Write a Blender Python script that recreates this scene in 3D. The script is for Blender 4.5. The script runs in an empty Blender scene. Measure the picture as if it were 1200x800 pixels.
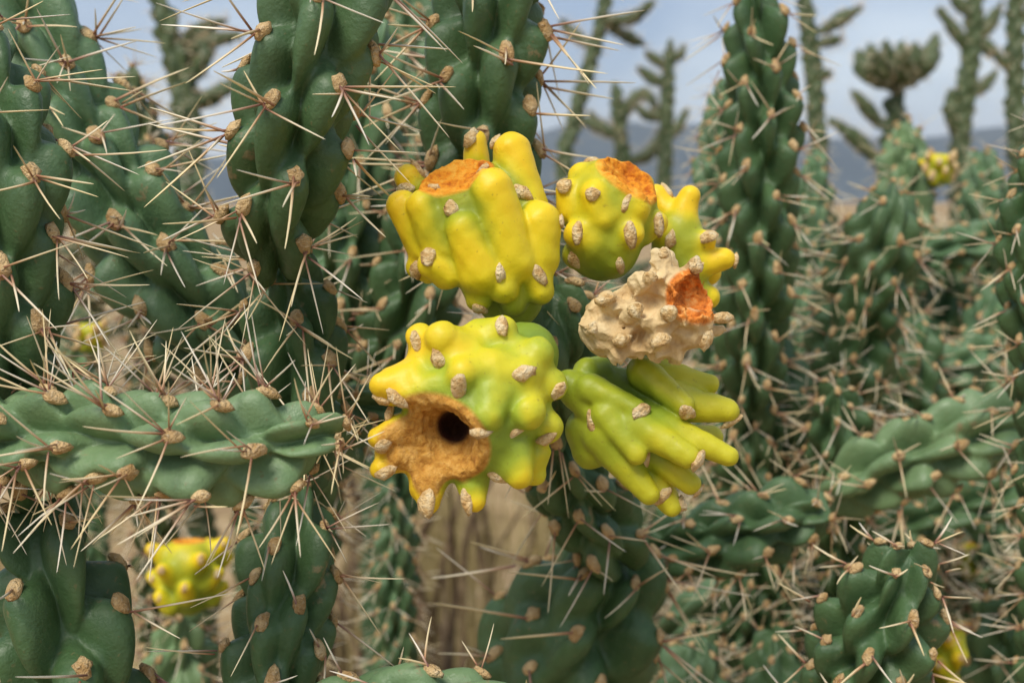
import bpy, math, random
import numpy as np
from mathutils import Vector, Matrix

random.seed(7)
rng = np.random.default_rng(7)
sc = bpy.context.scene
col = sc.collection

# ------------------------------------------------------------------ camera
F_PX = 1449.0                      # focal length in pixels of the 1200 x 800 photograph
CAM_H = 0.85
PITCH = math.radians(6.4)
cam_d = bpy.data.cameras.new('camera')
cam = bpy.data.objects.new('camera', cam_d)
col.objects.link(cam)
cam.location = (0, 0, CAM_H)
cam.rotation_euler = (math.radians(90) - PITCH, 0, 0)
cam_d.sensor_width = 36.0
cam_d.lens = 36.0 * F_PX / 1200.0
cam_d.clip_start = 0.01
cam_d.clip_end = 60000
cam_d.dof.use_dof = True
cam_d.dof.focus_distance = 0.214
cam_d.dof.aperture_fstop = 24.0
sc.camera = cam
ROT = np.array(Matrix.Rotation(math.radians(90) - PITCH, 3, 'X'))
CAM = np.array([0, 0, CAM_H])

def P(x, y, d):
    """world point seen at pixel x, y of the photograph, d metres in front of the camera"""
    return CAM + ROT @ np.array([(x - 600) / F_PX * d, (400 - y) / F_PX * d, -d])

# ------------------------------------------------------------------ world, sun, exposure
SUN_EL, SUN_AZ = math.radians(54), math.radians(208)      # azimuth clockwise from +Y: behind the viewer's left
w = bpy.data.worlds.new('World'); sc.world = w; w.use_nodes = True
nt = w.node_tree; nt.nodes.clear()
N = nt.nodes.new; Lk = nt.links.new
out = N('ShaderNodeOutputWorld'); bg = N('ShaderNodeBackground')
sky = N('ShaderNodeTexSky'); sky.sky_type = 'NISHITA'; sky.sun_disc = False
sky.sun_elevation = SUN_EL; sky.sun_rotation = SUN_AZ; sky.air_density = 1.3; sky.dust_density = 0.6
tc = N('ShaderNodeTexCoord')
mp = N('ShaderNodeMapping'); mp.inputs['Scale'].default_value = (1.0, 1.0, 2.6); mp.inputs['Location'].default_value = (-0.8, 0.5, 1.3)
no = N('ShaderNodeTexNoise'); no.inputs['Scale'].default_value = 2.3; no.inputs['Detail'].default_value = 7; no.inputs['Roughness'].default_value = 0.55
cr = N('ShaderNodeValToRGB')
cr.color_ramp.elements[0].position = 0.36; cr.color_ramp.elements[0].color = (1.18, 1.50, 2.25, 1)
cr.color_ramp.elements[1].position = 0.66; cr.color_ramp.elements[1].color = (3.5, 3.75, 4.1, 1)
mx = N('ShaderNodeMix'); mx.data_type = 'RGBA'; mx.inputs[0].default_value = 0.82
Lk(tc.outputs['Generated'], mp.inputs['Vector']); Lk(mp.outputs[0], no.inputs['Vector'])
Lk(no.outputs['Fac'], cr.inputs['Fac']); Lk(sky.outputs[0], mx.inputs['A']); Lk(cr.outputs[0], mx.inputs['B'])
Lk(mx.outputs['Result'], bg.inputs['Color']); bg.inputs['Strength'].default_value = 0.1
Lk(bg.outputs[0], out.inputs['Surface'])

sd = bpy.data.lights.new('sun', 'SUN'); sun = bpy.data.objects.new('sun', sd); col.objects.link(sun)
sd.energy = 1.5; sd.angle = math.radians(22); sd.color = (1.0, 0.93, 0.82)
sdir = Vector((math.sin(SUN_AZ) * math.cos(SUN_EL), math.cos(SUN_AZ) * math.cos(SUN_EL), math.sin(SUN_EL)))
sun.rotation_euler = sdir.to_track_quat('Z', 'Y').to_euler()
sun.location = (0, 0, 30)

vs = sc.view_settings
vs.view_transform = 'Standard'; vs.look = 'None'; vs.gamma = 1.0; vs.exposure = 1.22; vs.use_curve_mapping = False
sc.cycles.use_denoising = True
sc.cycles.max_bounces = 6

# ------------------------------------------------------------------ materials
class Mat:
    def __init__(s, name, rough=0.6, spec=0.4):
        s.m = bpy.data.materials.new(name); s.m.use_nodes = True
        s.t = s.m.node_tree; s.b = s.t.nodes['Principled BSDF']
        s.b.inputs['Roughness'].default_value = rough
        s.b.inputs['Specular IOR Level'].default_value = spec
    def n(s, kind, **kw):
        x = s.t.nodes.new(kind)
        for k, v in kw.items():
            if k in x.inputs.keys(): x.inputs[k].default_value = v
            else: setattr(x, k, v)
        return x
    def l(s, a, b): s.t.links.new(a, b)
    def coord(s, kind='Object'):
        return s.n('ShaderNodeTexCoord').outputs[kind]
    def pos(s):
        return s.n('ShaderNodeNewGeometry').outputs['Position']
    def noise(s, scale, vec=None, detail=4, rough=0.55):
        x = s.n('ShaderNodeTexNoise', Scale=scale, Detail=detail, Roughness=rough)
        s.l(vec if vec is not None else s.pos(), x.inputs['Vector']); return x.outputs['Fac']
    def attr(s, name):
        return s.n('ShaderNodeAttribute', attribute_name=name).outputs['Fac']
    def ramp(s, fac, stops):
        r = s.n('ShaderNodeValToRGB'); e = r.color_ramp.elements
        while len(e) > len(stops): e.remove(e[-1])
        while len(e) < len(stops): e.new(1.0)
        for k, (p, c) in enumerate(stops):
            e[k].position = p; e[k].color = tuple(c) + (1,)
        s.l(fac, r.inputs['Fac']); return r.outputs['Color']
    def mix(s, fac, a, b, mode='MIX'):
        x = s.n('ShaderNodeMix', data_type='RGBA', blend_type=mode)
        for sock, v in ((x.inputs[0], fac), (x.inputs['A'], a), (x.inputs['B'], b)):
            if isinstance(v, (int, float)): sock.default_value = v
            elif isinstance(v, tuple): sock.default_value = v + (1,)
            else: s.l(v, sock)
        return x.outputs['Result']
    def math(s, op, a, b=0.0):
        x = s.n('ShaderNodeMath', operation=op)
        for i, v in enumerate((a, b)):
            if isinstance(v, (int, float)): x.inputs[i].default_value = v
            else: s.l(v, x.inputs[i])
        return x.outputs[0]
    def color(s, c):
        if isinstance(c, tuple): s.b.inputs['Base Color'].default_value = c + (1,)
        else: s.l(c, s.b.inputs['Base Color'])
    def bump(s, h, dist, strength=1.0):
        x = s.n('ShaderNodeBump', Distance=dist, Strength=strength); s.l(h, x.inputs['Height'])
        s.l(x.outputs[0], s.b.inputs['Normal'])
    def sss(s, wgt, radius, scale):
        s.b.inputs['Subsurface Weight'].default_value = wgt
        s.b.inputs['Subsurface Radius'].default_value = radius
        s.b.inputs['Subsurface Scale'].default_value = scale

def green_mat(name, dark, light, pale):
    m = Mat(name, 0.45, 0.4)
    a = m.noise(75, detail=5, rough=0.6); b = m.noise(420, detail=4); big = m.noise(26, detail=2)
    c = m.ramp(a, [(0.32, dark), (0.66, light)])
    c = m.mix(m.ramp(big, [(0.40, (0, 0, 0)), (0.70, (0.22, 0.22, 0.22))]), c, pale)           # waxy bloom
    c = m.mix(m.ramp(b, [(0.54, (0, 0, 0)), (0.8, (0.35, 0.35, 0.35))]), c, pale)
    spots = m.noise(800, detail=2)
    c = m.mix(m.ramp(spots, [(0.66, (0, 0, 0)), (0.74, (0.55, 0.55, 0.55))]), c, (0.17, 0.14, 0.06))
    scar = m.math('MULTIPLY', m.noise(210, detail=6, rough=0.7), m.noise(48, detail=2))
    c = m.mix(m.ramp(scar, [(0.37, (0, 0, 0)), (0.42, (0.8, 0.8, 0.8))]), c, (0.24, 0.18, 0.09))   # corky scars
    m.color(c)
    m.l(m.ramp(b, [(0.3, (0.36, 0.36, 0.36)), (0.7, (0.58, 0.58, 0.58))]), m.b.inputs['Roughness'])
    m.bump(m.math('ADD', m.math('ADD', b, m.math('MULTIPLY', m.noise(1600), 0.4)), m.math('MULTIPLY', a, 1.2)), 0.0005, 0.6)
    return m.m
G_FRONT = green_mat('cactus_skin', (0.038, 0.084, 0.030), (0.066, 0.132, 0.047), (0.13, 0.20, 0.10))
G_LIGHT = green_mat('cactus_skin_pale', (0.105, 0.185, 0.078), (0.165, 0.260, 0.115), (0.25, 0.33, 0.19))
G_BACK = green_mat('cactus_skin_blue', (0.062, 0.125, 0.055), (0.110, 0.200, 0.090), (0.19, 0.27, 0.15))
G_FAR = green_mat('cactus_skin_dry', (0.050, 0.078, 0.028), (0.080, 0.115, 0.042), (0.13, 0.15, 0.08))

def areole_mat():
    m = Mat('areole_wool', 0.9, 0.15)
    b = m.noise(1500, detail=3); a = m.noise(300, detail=2)
    c = m.ramp(a, [(0.35, (0.44, 0.27, 0.11)), (0.65, (0.72, 0.52, 0.27))])
    c = m.mix(m.ramp(b, [(0.55, (0, 0, 0)), (0.75, (0.6, 0.6, 0.6))]), c, (0.72, 0.60, 0.42))
    m.color(c); m.bump(b, 0.0013, 1.0); return m.m
AREOLE = areole_mat()

def fruit_areole_mat():
    m = Mat('fruit_areole_wool', 0.85, 0.2)
    b = m.noise(1700, detail=4); a = m.noise(620, detail=3)
    c = m.ramp(a, [(0.36, (0.56, 0.34, 0.13)), (0.5, (0.76, 0.54, 0.26)), (0.66, (0.84, 0.69, 0.43))])
    c = m.mix(m.ramp(b, [(0.66, (0, 0, 0)), (0.76, (0.35, 0.35, 0.35))]), c, (0.24, 0.14, 0.07))
    m.color(c); m.bump(b, 0.0010, 1.0); return m.m
F_AREOLE = fruit_areole_mat()

def spine_mat():
    m = Mat('spine_sheath', 0.42, 0.45)
    t = m.attr('along'); r = m.attr('tone')
    a = m.ramp(t, [(0.0, (0.22, 0.075, 0.045)), (0.16, (0.48, 0.27, 0.13)), (0.42, (0.74, 0.58, 0.32)), (1.0, (0.86, 0.72, 0.38))])
    b = m.ramp(t, [(0.0, (0.14, 0.05, 0.045)), (0.22, (0.42, 0.25, 0.17)), (0.45, (0.78, 0.70, 0.56)), (1.0, (0.88, 0.82, 0.68))])
    m.color(m.mix(r, a, b)); return m.m
SPINE = spine_mat()

def fruit_mat(name, base, mid, top, tipc, c1=(0.50, 0.13, 0.010), c2=(0.80, 0.30, 0.018), c3=(0.86, 0.46, 0.06)):
    m = Mat(name, 0.5, 0.35)
    g = m.attr('ripe'); k = m.attr('crater')
    nz = m.noise(140, detail=4)
    g2 = m.math('ADD', g, m.math('MULTIPLY', m.math('SUBTRACT', nz, 0.5), 0.6))
    c = m.ramp(g2, [(0.0, base), (0.38, mid), (0.68, top), (1.0, tipc)])
    fib = m.noise(700, detail=5, rough=0.7); big = m.noise(160, detail=3)
    oc = m.ramp(m.math('ADD', m.math('MULTIPLY', fib, 0.6), m.math('MULTIPLY', big, 0.4)),
                [(0.38, c1), (0.50, c2), (0.62, c3)])
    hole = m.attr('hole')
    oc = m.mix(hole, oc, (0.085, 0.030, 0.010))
    c = m.mix(m.ramp(k, [(0.35, (0, 0, 0)), (0.62, (1, 1, 1))]), c, oc)
    speck = m.noise(1100, detail=2)
    c = m.mix(m.ramp(speck, [(0.66, (0, 0, 0)), (0.76, (0.45, 0.45, 0.45))]), c, (0.22, 0.16, 0.03))
    m.color(c)
    m.l(m.ramp(k, [(0.3, (0.46, 0.46, 0.46)), (0.6, (0.95, 0.95, 0.95))]), m.b.inputs['Roughness'])
    x = m.n('ShaderNodeBump', Distance=0.0009)
    m.l(m.math('ADD', m.math('MULTIPLY', m.noise(330, detail=5), 0.35), m.math('MULTIPLY', m.math('MULTIPLY', fib, k), 1.6)), x.inputs['Height'])
    x.inputs['Strength'].default_value = 0.7
    m.l(x.outputs[0], m.b.inputs['Normal'])
    m.sss(0.15, (1.0, 0.8, 0.15), 0.0025)
    return m.m
YELLOW = fruit_mat('ripe_fruit_skin', (0.18, 0.25, 0.020), (0.37, 0.39, 0.018), (0.70, 0.565, 0.014), (0.82, 0.555, 0.014))
LIME = fruit_mat('half_ripe_fruit_skin', (0.20, 0.29, 0.028), (0.34, 0.42, 0.030), (0.60, 0.54, 0.020), (0.80, 0.54, 0.016), (0.36, 0.15, 0.022), (0.56, 0.28, 0.05), (0.72, 0.42, 0.11))
GREENF = fruit_mat('green_fruit_skin', (0.13, 0.20, 0.018), (0.24, 0.32, 0.022), (0.34, 0.39, 0.022), (0.52, 0.48, 0.020))

def dried_mat():
    m = Mat('dried_fruit_skin', 0.75, 0.25)
    a = m.noise(170, detail=5); b = m.noise(900, detail=4); k = m.attr('crater')
    c = m.ramp(a, [(0.33, (0.44, 0.28, 0.12)), (0.5, (0.63, 0.46, 0.23)), (0.66, (0.73, 0.58, 0.33))])
    c = m.mix(m.ramp(b, [(0.62, (0, 0, 0)), (0.76, (0.4, 0.4, 0.4))]), c, (0.24, 0.15, 0.08))
    oc = m.ramp(m.noise(420, detail=5, rough=0.7), [(0.36, (0.36, 0.10, 0.015)), (0.52, (0.70, 0.22, 0.03)), (0.66, (0.78, 0.40, 0.12))])
    c = m.mix(m.ramp(k, [(0.35, (0, 0, 0)), (0.6, (1, 1, 1))]), c, oc)
    m.color(c); m.bump(m.math('ADD', a, m.math('MULTIPLY', b, 0.5)), 0.0011, 0.7)
    return m.m
DRIED = dried_mat()

def plain_noise(name, c1, c2, c3, scale, bd, rough=0.9):
    m = Mat(name, rough, 0.15)
    a = m.noise(scale, detail=6); b = m.noise(scale * 7, detail=4)
    c = m.ramp(a, [(0.32, c1), (0.5, c2), (0.68, c3)])
    c = m.mix(m.ramp(b, [(0.45, (0, 0, 0)), (0.75, (0.5, 0.5, 0.5))]), c, c1)
    m.color(c); m.bump(m.math('ADD', a, m.math('MULTIPLY', b, 0.3)), bd, 0.8); return m.m
SOIL = plain_noise('desert_soil', (0.22, 0.145, 0.075), (0.36, 0.25, 0.13), (0.46, 0.34, 0.19), 7, 0.02)
ROCK = plain_noise('sandstone', (0.25, 0.17, 0.10), (0.40, 0.29, 0.18), (0.50, 0.40, 0.28), 14, 0.01)
STRAW = plain_noise('dry_grass', (0.20, 0.15, 0.06), (0.34, 0.27, 0.12), (0.46, 0.37, 0.19), 30, 0.002)
WOOD = plain_noise('dead_wood', (0.07, 0.045, 0.025), (0.14, 0.095, 0.055), (0.25, 0.18, 0.11), 40, 0.003)
HILL = plain_noise('forested_hill', (0.030, 0.045, 0.050), (0.045, 0.065, 0.070), (0.075, 0.090, 0.085), 0.002, 10)

# ------------------------------------------------------------------ scene helpers
def mesh_obj(name, verts, faces, mat, parent=None, attrs=None, smooth=True, loc=None):
    me = bpy.data.meshes.new(name)
    verts = np.asarray(verts, dtype=np.float32)
    if isinstance(faces, np.ndarray):
        nf, k = faces.shape
        me.vertices.add(len(verts)); me.vertices.foreach_set('co', verts.ravel())
        me.loops.add(nf * k); me.loops.foreach_set('vertex_index', faces.astype(np.int32).ravel())
        me.polygons.add(nf); me.polygons.foreach_set('loop_start', np.arange(0, nf * k, k, dtype=np.int32))
        me.update(calc_edges=True)
    else:
        me.from_pydata([tuple(v) for v in verts], [], faces)
    if smooth:
        me.polygons.foreach_set('use_smooth', np.ones(len(me.polygons), dtype=bool))
    for an, av in (attrs or {}).items():
        at = me.attributes.new(an, 'FLOAT', 'POINT'); at.data.foreach_set('value', np.asarray(av, dtype=np.float32))
    me.materials.append(mat)
    me.validate()
    o = bpy.data.objects.new(name, me); col.objects.link(o)
    if parent is not None: o.parent = parent
    if loc is not None: o.location = loc
    return o

def thing(name, label, cat, loc, group=None):
    o = bpy.data.objects.new(name, None); col.objects.link(o)
    o.empty_display_size = 0.01
    o.location = Vector(loc); o['label'] = label; o['category'] = cat
    if group: o['group'] = group
    return o

def catmull(pts, rad, step):
    pts = np.asarray(pts, float); rad = np.asarray(rad, float)
    p = np.vstack([2 * pts[0] - pts[1], pts, 2 * pts[-1] - pts[-2]]); r = np.concatenate([[rad[0]], rad, [rad[-1]]])
    P_, R_ = [], []
    for i in range(1, len(p) - 2):
        n = max(6, int(np.linalg.norm(p[i + 1] - p[i]) / step))
        t = np.linspace(0, 1, n, endpoint=False)[:, None]
        P_.append(0.5 * ((2 * p[i]) + (-p[i - 1] + p[i + 1]) * t + (2 * p[i - 1] - 5 * p[i] + 4 * p[i + 1] - p[i + 2]) * t ** 2 + (-p[i - 1] + 3 * p[i] - 3 * p[i + 1] + p[i + 2]) * t ** 3))
        tt = t[:, 0]; ts = tt * tt * (3 - 2 * tt)
        R_.append(r[i] * (1 - ts) + r[i + 1] * ts)
    P_.append(pts[-1:]); R_.append(rad[-1:])
    P_ = np.vstack(P_); R_ = np.concatenate(R_)
    s = np.concatenate([[0], np.cumsum(np.linalg.norm(np.diff(P_, axis=0), axis=1))])
    n = max(8, int(s[-1] / step)); u = np.linspace(0, s[-1], n)
    Q = np.stack([np.interp(u, s, P_[:, k]) for k in range(3)], 1)
    return Q, np.interp(u, s, R_), u

def frames(Q):
    T = np.gradient(Q, axis=0); T /= np.linalg.norm(T, axis=1)[:, None]
    a = np.array([0, -1.0, 0.05]); X = np.zeros_like(Q)
    x = a - T[0] * a.dot(T[0]); x /= np.linalg.norm(x); X[0] = x
    for i in range(1, len(Q)):
        x = X[i - 1] - T[i] * X[i - 1].dot(T[i]); X[i] = x / np.linalg.norm(x)
    return T, X, np.cross(T, X)

def stem_surface(pts, rad, res=1.0, phase=0.0, tub=(0.0156, 0.0049, 0.0076), area=1.55e-4, jit=0.10, rs=None):
    """tubercled cylindrical joint with rounded ends; returns verts, quads, areoles (pos, normal, axis, scale)"""
    rs = rs or random.Random(1)
    Q, R, u = catmull(pts, rad, 0.0009 / res)
    S = u[-1]; T, X, Y = frames(Q); Rm = float(np.median(R)); f = Rm / 0.0115
    Lt, W, H = tub[0] * f, tub[1] * f, tub[2] * f
    capl = min(0.95 * R[-1] , S * 0.4); basel = min(0.7 * R[0], S * 0.3)
    e = np.clip((u - (S - capl)) / capl, 0, 1); b = np.clip((basel - u) / basel, 0, 1)
    prof = np.sqrt(np.clip(1 - e ** 2, 0.0, 1)) * (0.45 + 0.55 * np.sqrt(np.clip(1 - b ** 2, 0, 1)))
    na = int(max(20, 110 * res)); na += na % 2
    th = np.linspace(0, 2 * np.pi, na, endpoint=False)
    RR = (R - 1.0 * H * np.minimum(1, R / Rm)) * prof
    hgt = np.zeros((len(u), na)); soft = np.zeros((len(u), na))
    ar = []; s = 0.15 * Lt + rs.random() * 0.004; i = 0; ang = phase
    while s < S - 0.10 * capl:
        j = min(int(s / S * (len(u) - 1)), len(u) - 1)
        rloc = max(R[j], 0.3 * Rm)
        fs = rloc / Rm * (0.70 if s > S - capl * 0.8 else 1.0)
        a0 = ang + rs.gauss(0, jit); s0 = s + rs.gauss(0, 0.05) * Lt * 0.4
        lt, wd, hh = Lt * fs * rs.uniform(0.9, 1.12), W * fs * rs.uniform(0.9, 1.1), H * fs * rs.uniform(0.85, 1.15)
        lo = np.searchsorted(u, s0 - lt); hi = np.searchsorted(u, s0 + 0.3 * lt)
        if hi - lo > 2:
            db = (u[lo:hi] - s0)[:, None]; da = (th - a0 + np.pi) % (2 * np.pi) - np.pi
            aa = np.maximum(R[lo:hi] * np.maximum(prof[lo:hi], 0.25), 0.2 * Rm)[:, None] * da[None, :]
            q = db + 0.12 * lt
            q = np.where(q > 0, q / (0.27 * lt), q / (0.80 * lt))
            ww = wd * (1.12 - 0.38 * np.clip(-q, 0, 1))
            h = hh * np.clip(1 - q ** 2 - (aa / ww) ** 2, 0, 1) ** 0.5
            hgt[lo:hi] = np.maximum(hgt[lo:hi], h)
            soft[lo:hi] += (h / hh) ** 4 * hh * 0.06
        ar.append((s0, a0, fs))
        rr = max(R[j], 0.55 * Rm)
        s += area * f * f / (2 * np.pi * rr) * (0.62 if s > S - capl else 1.0) ; ang += 2.399963; i += 1
    # light blur so the creases are rounded, not knife edges
    for _ in range(2 if res > 0.6 else 1):
        hgt = (hgt * 2 + np.roll(hgt, 1, 1) + np.roll(hgt, -1, 1)) / 4
        g2 = np.vstack([hgt[:1], hgt, hgt[-1:]]); hgt = (g2[:-2] + 2 * g2[1:-1] + g2[2:]) / 4
    hgt = hgt + soft
    slope = np.gradient(prof * R, u); nx = 1 / np.sqrt(1 + np.clip(slope, -8, 8) ** 2); ny = -np.clip(slope, -8, 8) * nx
    dirr = X[:, None, :] * np.cos(th)[None, :, None] + Y[:, None, :] * np.sin(th)[None, :, None]
    nrm = dirr * nx[:, None, None] + T[:, None, :] * ny[:, None, None]
    V = Q[:, None, :] + dirr * RR[:, None, None] + nrm * hgt[:, :, None]
    nu = len(u)
    verts = np.vstack([V.reshape(-1, 3), Q[:1], V[-1].mean(0)[None]])
    i0 = np.arange(nu - 1)[:, None] * na; j0 = np.arange(na)[None, :]; j1 = (j0 + 1) % na
    quads = np.stack([i0 + j0, i0 + j1, i0 + na + j1, i0 + na + j0], -1).reshape(-1, 4)
    cb, ct = nu * na, nu * na + 1; jj = np.arange(0, na, 2)
    capb = np.stack([np.full_like(jj, cb), (jj + 2) % na, (jj + 1) % na, jj], 1)
    o_ = (nu - 1) * na
    capt = np.stack([np.full_like(jj, ct), o_ + jj, o_ + (jj + 1) % na, o_ + (jj + 2) % na], 1)
    quads = np.vstack([quads, capb, capt])
    areoles = []
    for s0, a0, fs in ar:
        if s0 < 0 or s0 > S: continue
        k = min(max(int(round(s0 / S * (nu - 1))), 0), nu - 1); a = int(round((a0 % (2 * np.pi)) / (2 * np.pi) * na)) % na
        n = nrm[k, a] * 0.86 + T[k] * 0.42; n /= np.linalg.norm(n)
        areoles.append((V[k, a], n, T[k], f * (0.6 + 0.4 * fs)))
    return verts, quads, areoles

# shared little meshes -------------------------------------------------
def blob_mesh(name, sx, sy, sz, seed, mat, amp=0.16, pointy=0.0):
    import bmesh
    bm = bmesh.new(); bmesh.ops.create_icosphere(bm, subdivisions=2, radius=1.0)
    r = random.Random(seed)
    fr = [(Vector((r.gauss(0, 1), r.gauss(0, 1), r.gauss(0, 1))) * 2.4, r.random() * 6.28) for _ in range(6)]
    for v in bm.verts:
        d = 1 + amp * sum(math.sin(k.dot(v.co) + p) for k, p in fr) / 2.2
        c = v.co * d
        if pointy and c.y > 0: c.x *= 1 - pointy * min(1, c.y); c.z *= 1 - 0.6 * pointy * min(1, c.y)
        v.co = Vector((c.x * sx, c.y * sy, c.z * sz))
    me = bpy.data.meshes.new(name); bm.to_mesh(me); bm.free()
    me.polygons.foreach_set('use_smooth', [True] * len(me.polygons)); me.materials.append(mat)
    return me
AREOLES = [blob_mesh('areole', 0.0015 * a, 0.0022 * b, 0.0012, k, AREOLE) for k, (a, b) in enumerate([(1, 1), (1.1, .9), (.9, 1.15), (1.05, 1.2), (.95, .95)])]
F_AREOLES = [blob_mesh('areole', 0.00100 * a, 0.00165 * b, 0.00070, 20 + k, F_AREOLE, 0.2, 0.35) for k, (a, b) in enumerate([(1, 1), (1.1, .9), (.9, 1.15), (1.05, 1.2)])]

def spine_geo(n=6, rings=7, bend=(0, 0), seed=0):
    r = random.Random(seed); V, F, t_ = [], [], []
    prof = [(0, 0.75), (0.06, 1.0), (0.3, 0.95), (0.6, 0.80), (0.85, 0.55), (0.97, 0.28), (1.0, 0.05)][:rings]
    for z, rad in prof:
        for k in range(n):
            a = 2 * math.pi * k / n
            V.append((math.cos(a) * rad + bend[0] * z * z, math.sin(a) * rad + bend[1] * z * z, z)); t_.append(z)
    for i in range(len(prof) - 1):
        for k in range(n):
            F.append((i * n + k, i * n + (k + 1) % n, (i + 1) * n + (k + 1) % n, (i + 1) * n + k))
    return np.array(V), F, t_
SPINES = []
for k in range(10):
    V, F_, t_ = spine_geo(5, 7, (random.gauss(0, 2.4), random.gauss(0, 2.4)), k)
    me = bpy.data.meshes.new('spine'); me.from_pydata([tuple(v) for v in V], [], F_)
    me.polygons.foreach_set('use_smooth', [True] * len(me.polygons))
    for an, av in (('along', t_), ('tone', [random.random()] * len(t_))):
        at = me.attributes.new(an, 'FLOAT', 'POINT'); at.data.foreach_set('value', av)
    me.materials.append(SPINE); SPINES.append(me)
SV4, SF4, ST4 = spine_geo(4, 7); SF4 = np.array(SF4)

def spine_dirs(rs, n, length):
    """spread of spines in an areole's own frame: x across, y towards the stem tip, z outwards"""
    o = []
    for k in (range(n) if n > 4 else rs.sample(range(7), max(0, n))):
        if k < 2:   # centrals
            az, el, ln = rs.uniform(-math.pi, 0), rs.uniform(35, 75), rs.uniform(0.8, 1.15)
        elif k < 5:  # long deflexed
            az, el, ln = -math.pi / 2 + (k - 3) * 0.85 + rs.gauss(0, 0.3), rs.uniform(5, 38), rs.uniform(0.7, 1.15)
        else:
            az, el, ln = rs.uniform(-math.pi, math.pi), rs.uniform(10, 50), rs.uniform(0.35, 0.85)
        el = math.radians(el)
        o.append((np.array([math.cos(az) * math.cos(el), math.sin(az) * math.cos(el), math.sin(el)]), ln * length))
    return o

def basis(n, ax):
    y = ax - n * ax.dot(n); y /= np.linalg.norm(y); x = np.cross(y, n)
    return np.stack([x, y, n], 1)

def to_quat_mat(d):
    return Vector(d).to_track_quat('Z', 'Y').to_matrix().to_4x4()

class SpineBatch:
    def __init__(s): s.V, s.F, s.t, s.r, s.n = [], [], [], [], 0
    def add(s, p, d, ln, rad, rs):
        M = np.array(Vector(d).to_track_quat('Z', 'Y').to_matrix())
        v = SV4 * np.array([rad, rad, ln]); b = rs.gauss(0, 0.05) * ln
        v = v + np.stack([b * SV4[:, 2] ** 2, 0 * v[:, 0], 0 * v[:, 0]], 1)
        s.V.append(v @ M.T + p); s.F.append(SF4 + s.n); s.n += len(SV4)
        s.t.append(ST4); s.r.append([rs.random()] * len(SV4))
    def build(s, parent, org):
        if not s.V: return
        o = mesh_obj('spines', np.vstack(s.V) - org, np.vstack(s.F), SPINE, parent, {'along': np.concatenate(s.t), 'tone': np.concatenate(s.r)})
        o['kind'] = 'stuff'; return o

def pix(p):
    q = ROT.T @ (np.asarray(p) - CAM)
    return 600 + F_PX * q[0] / -q[2], 400 - F_PX * q[1] / -q[2], -q[2]

def in_cluster(p):
    """is the point within the space taken by the fruit cluster, or just in front of it"""
    x, y, d = pix(p)
    return d < 0.25 and (((x - 650) / 225) ** 2 + ((y - 375) / 245) ** 2) < 1

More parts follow.
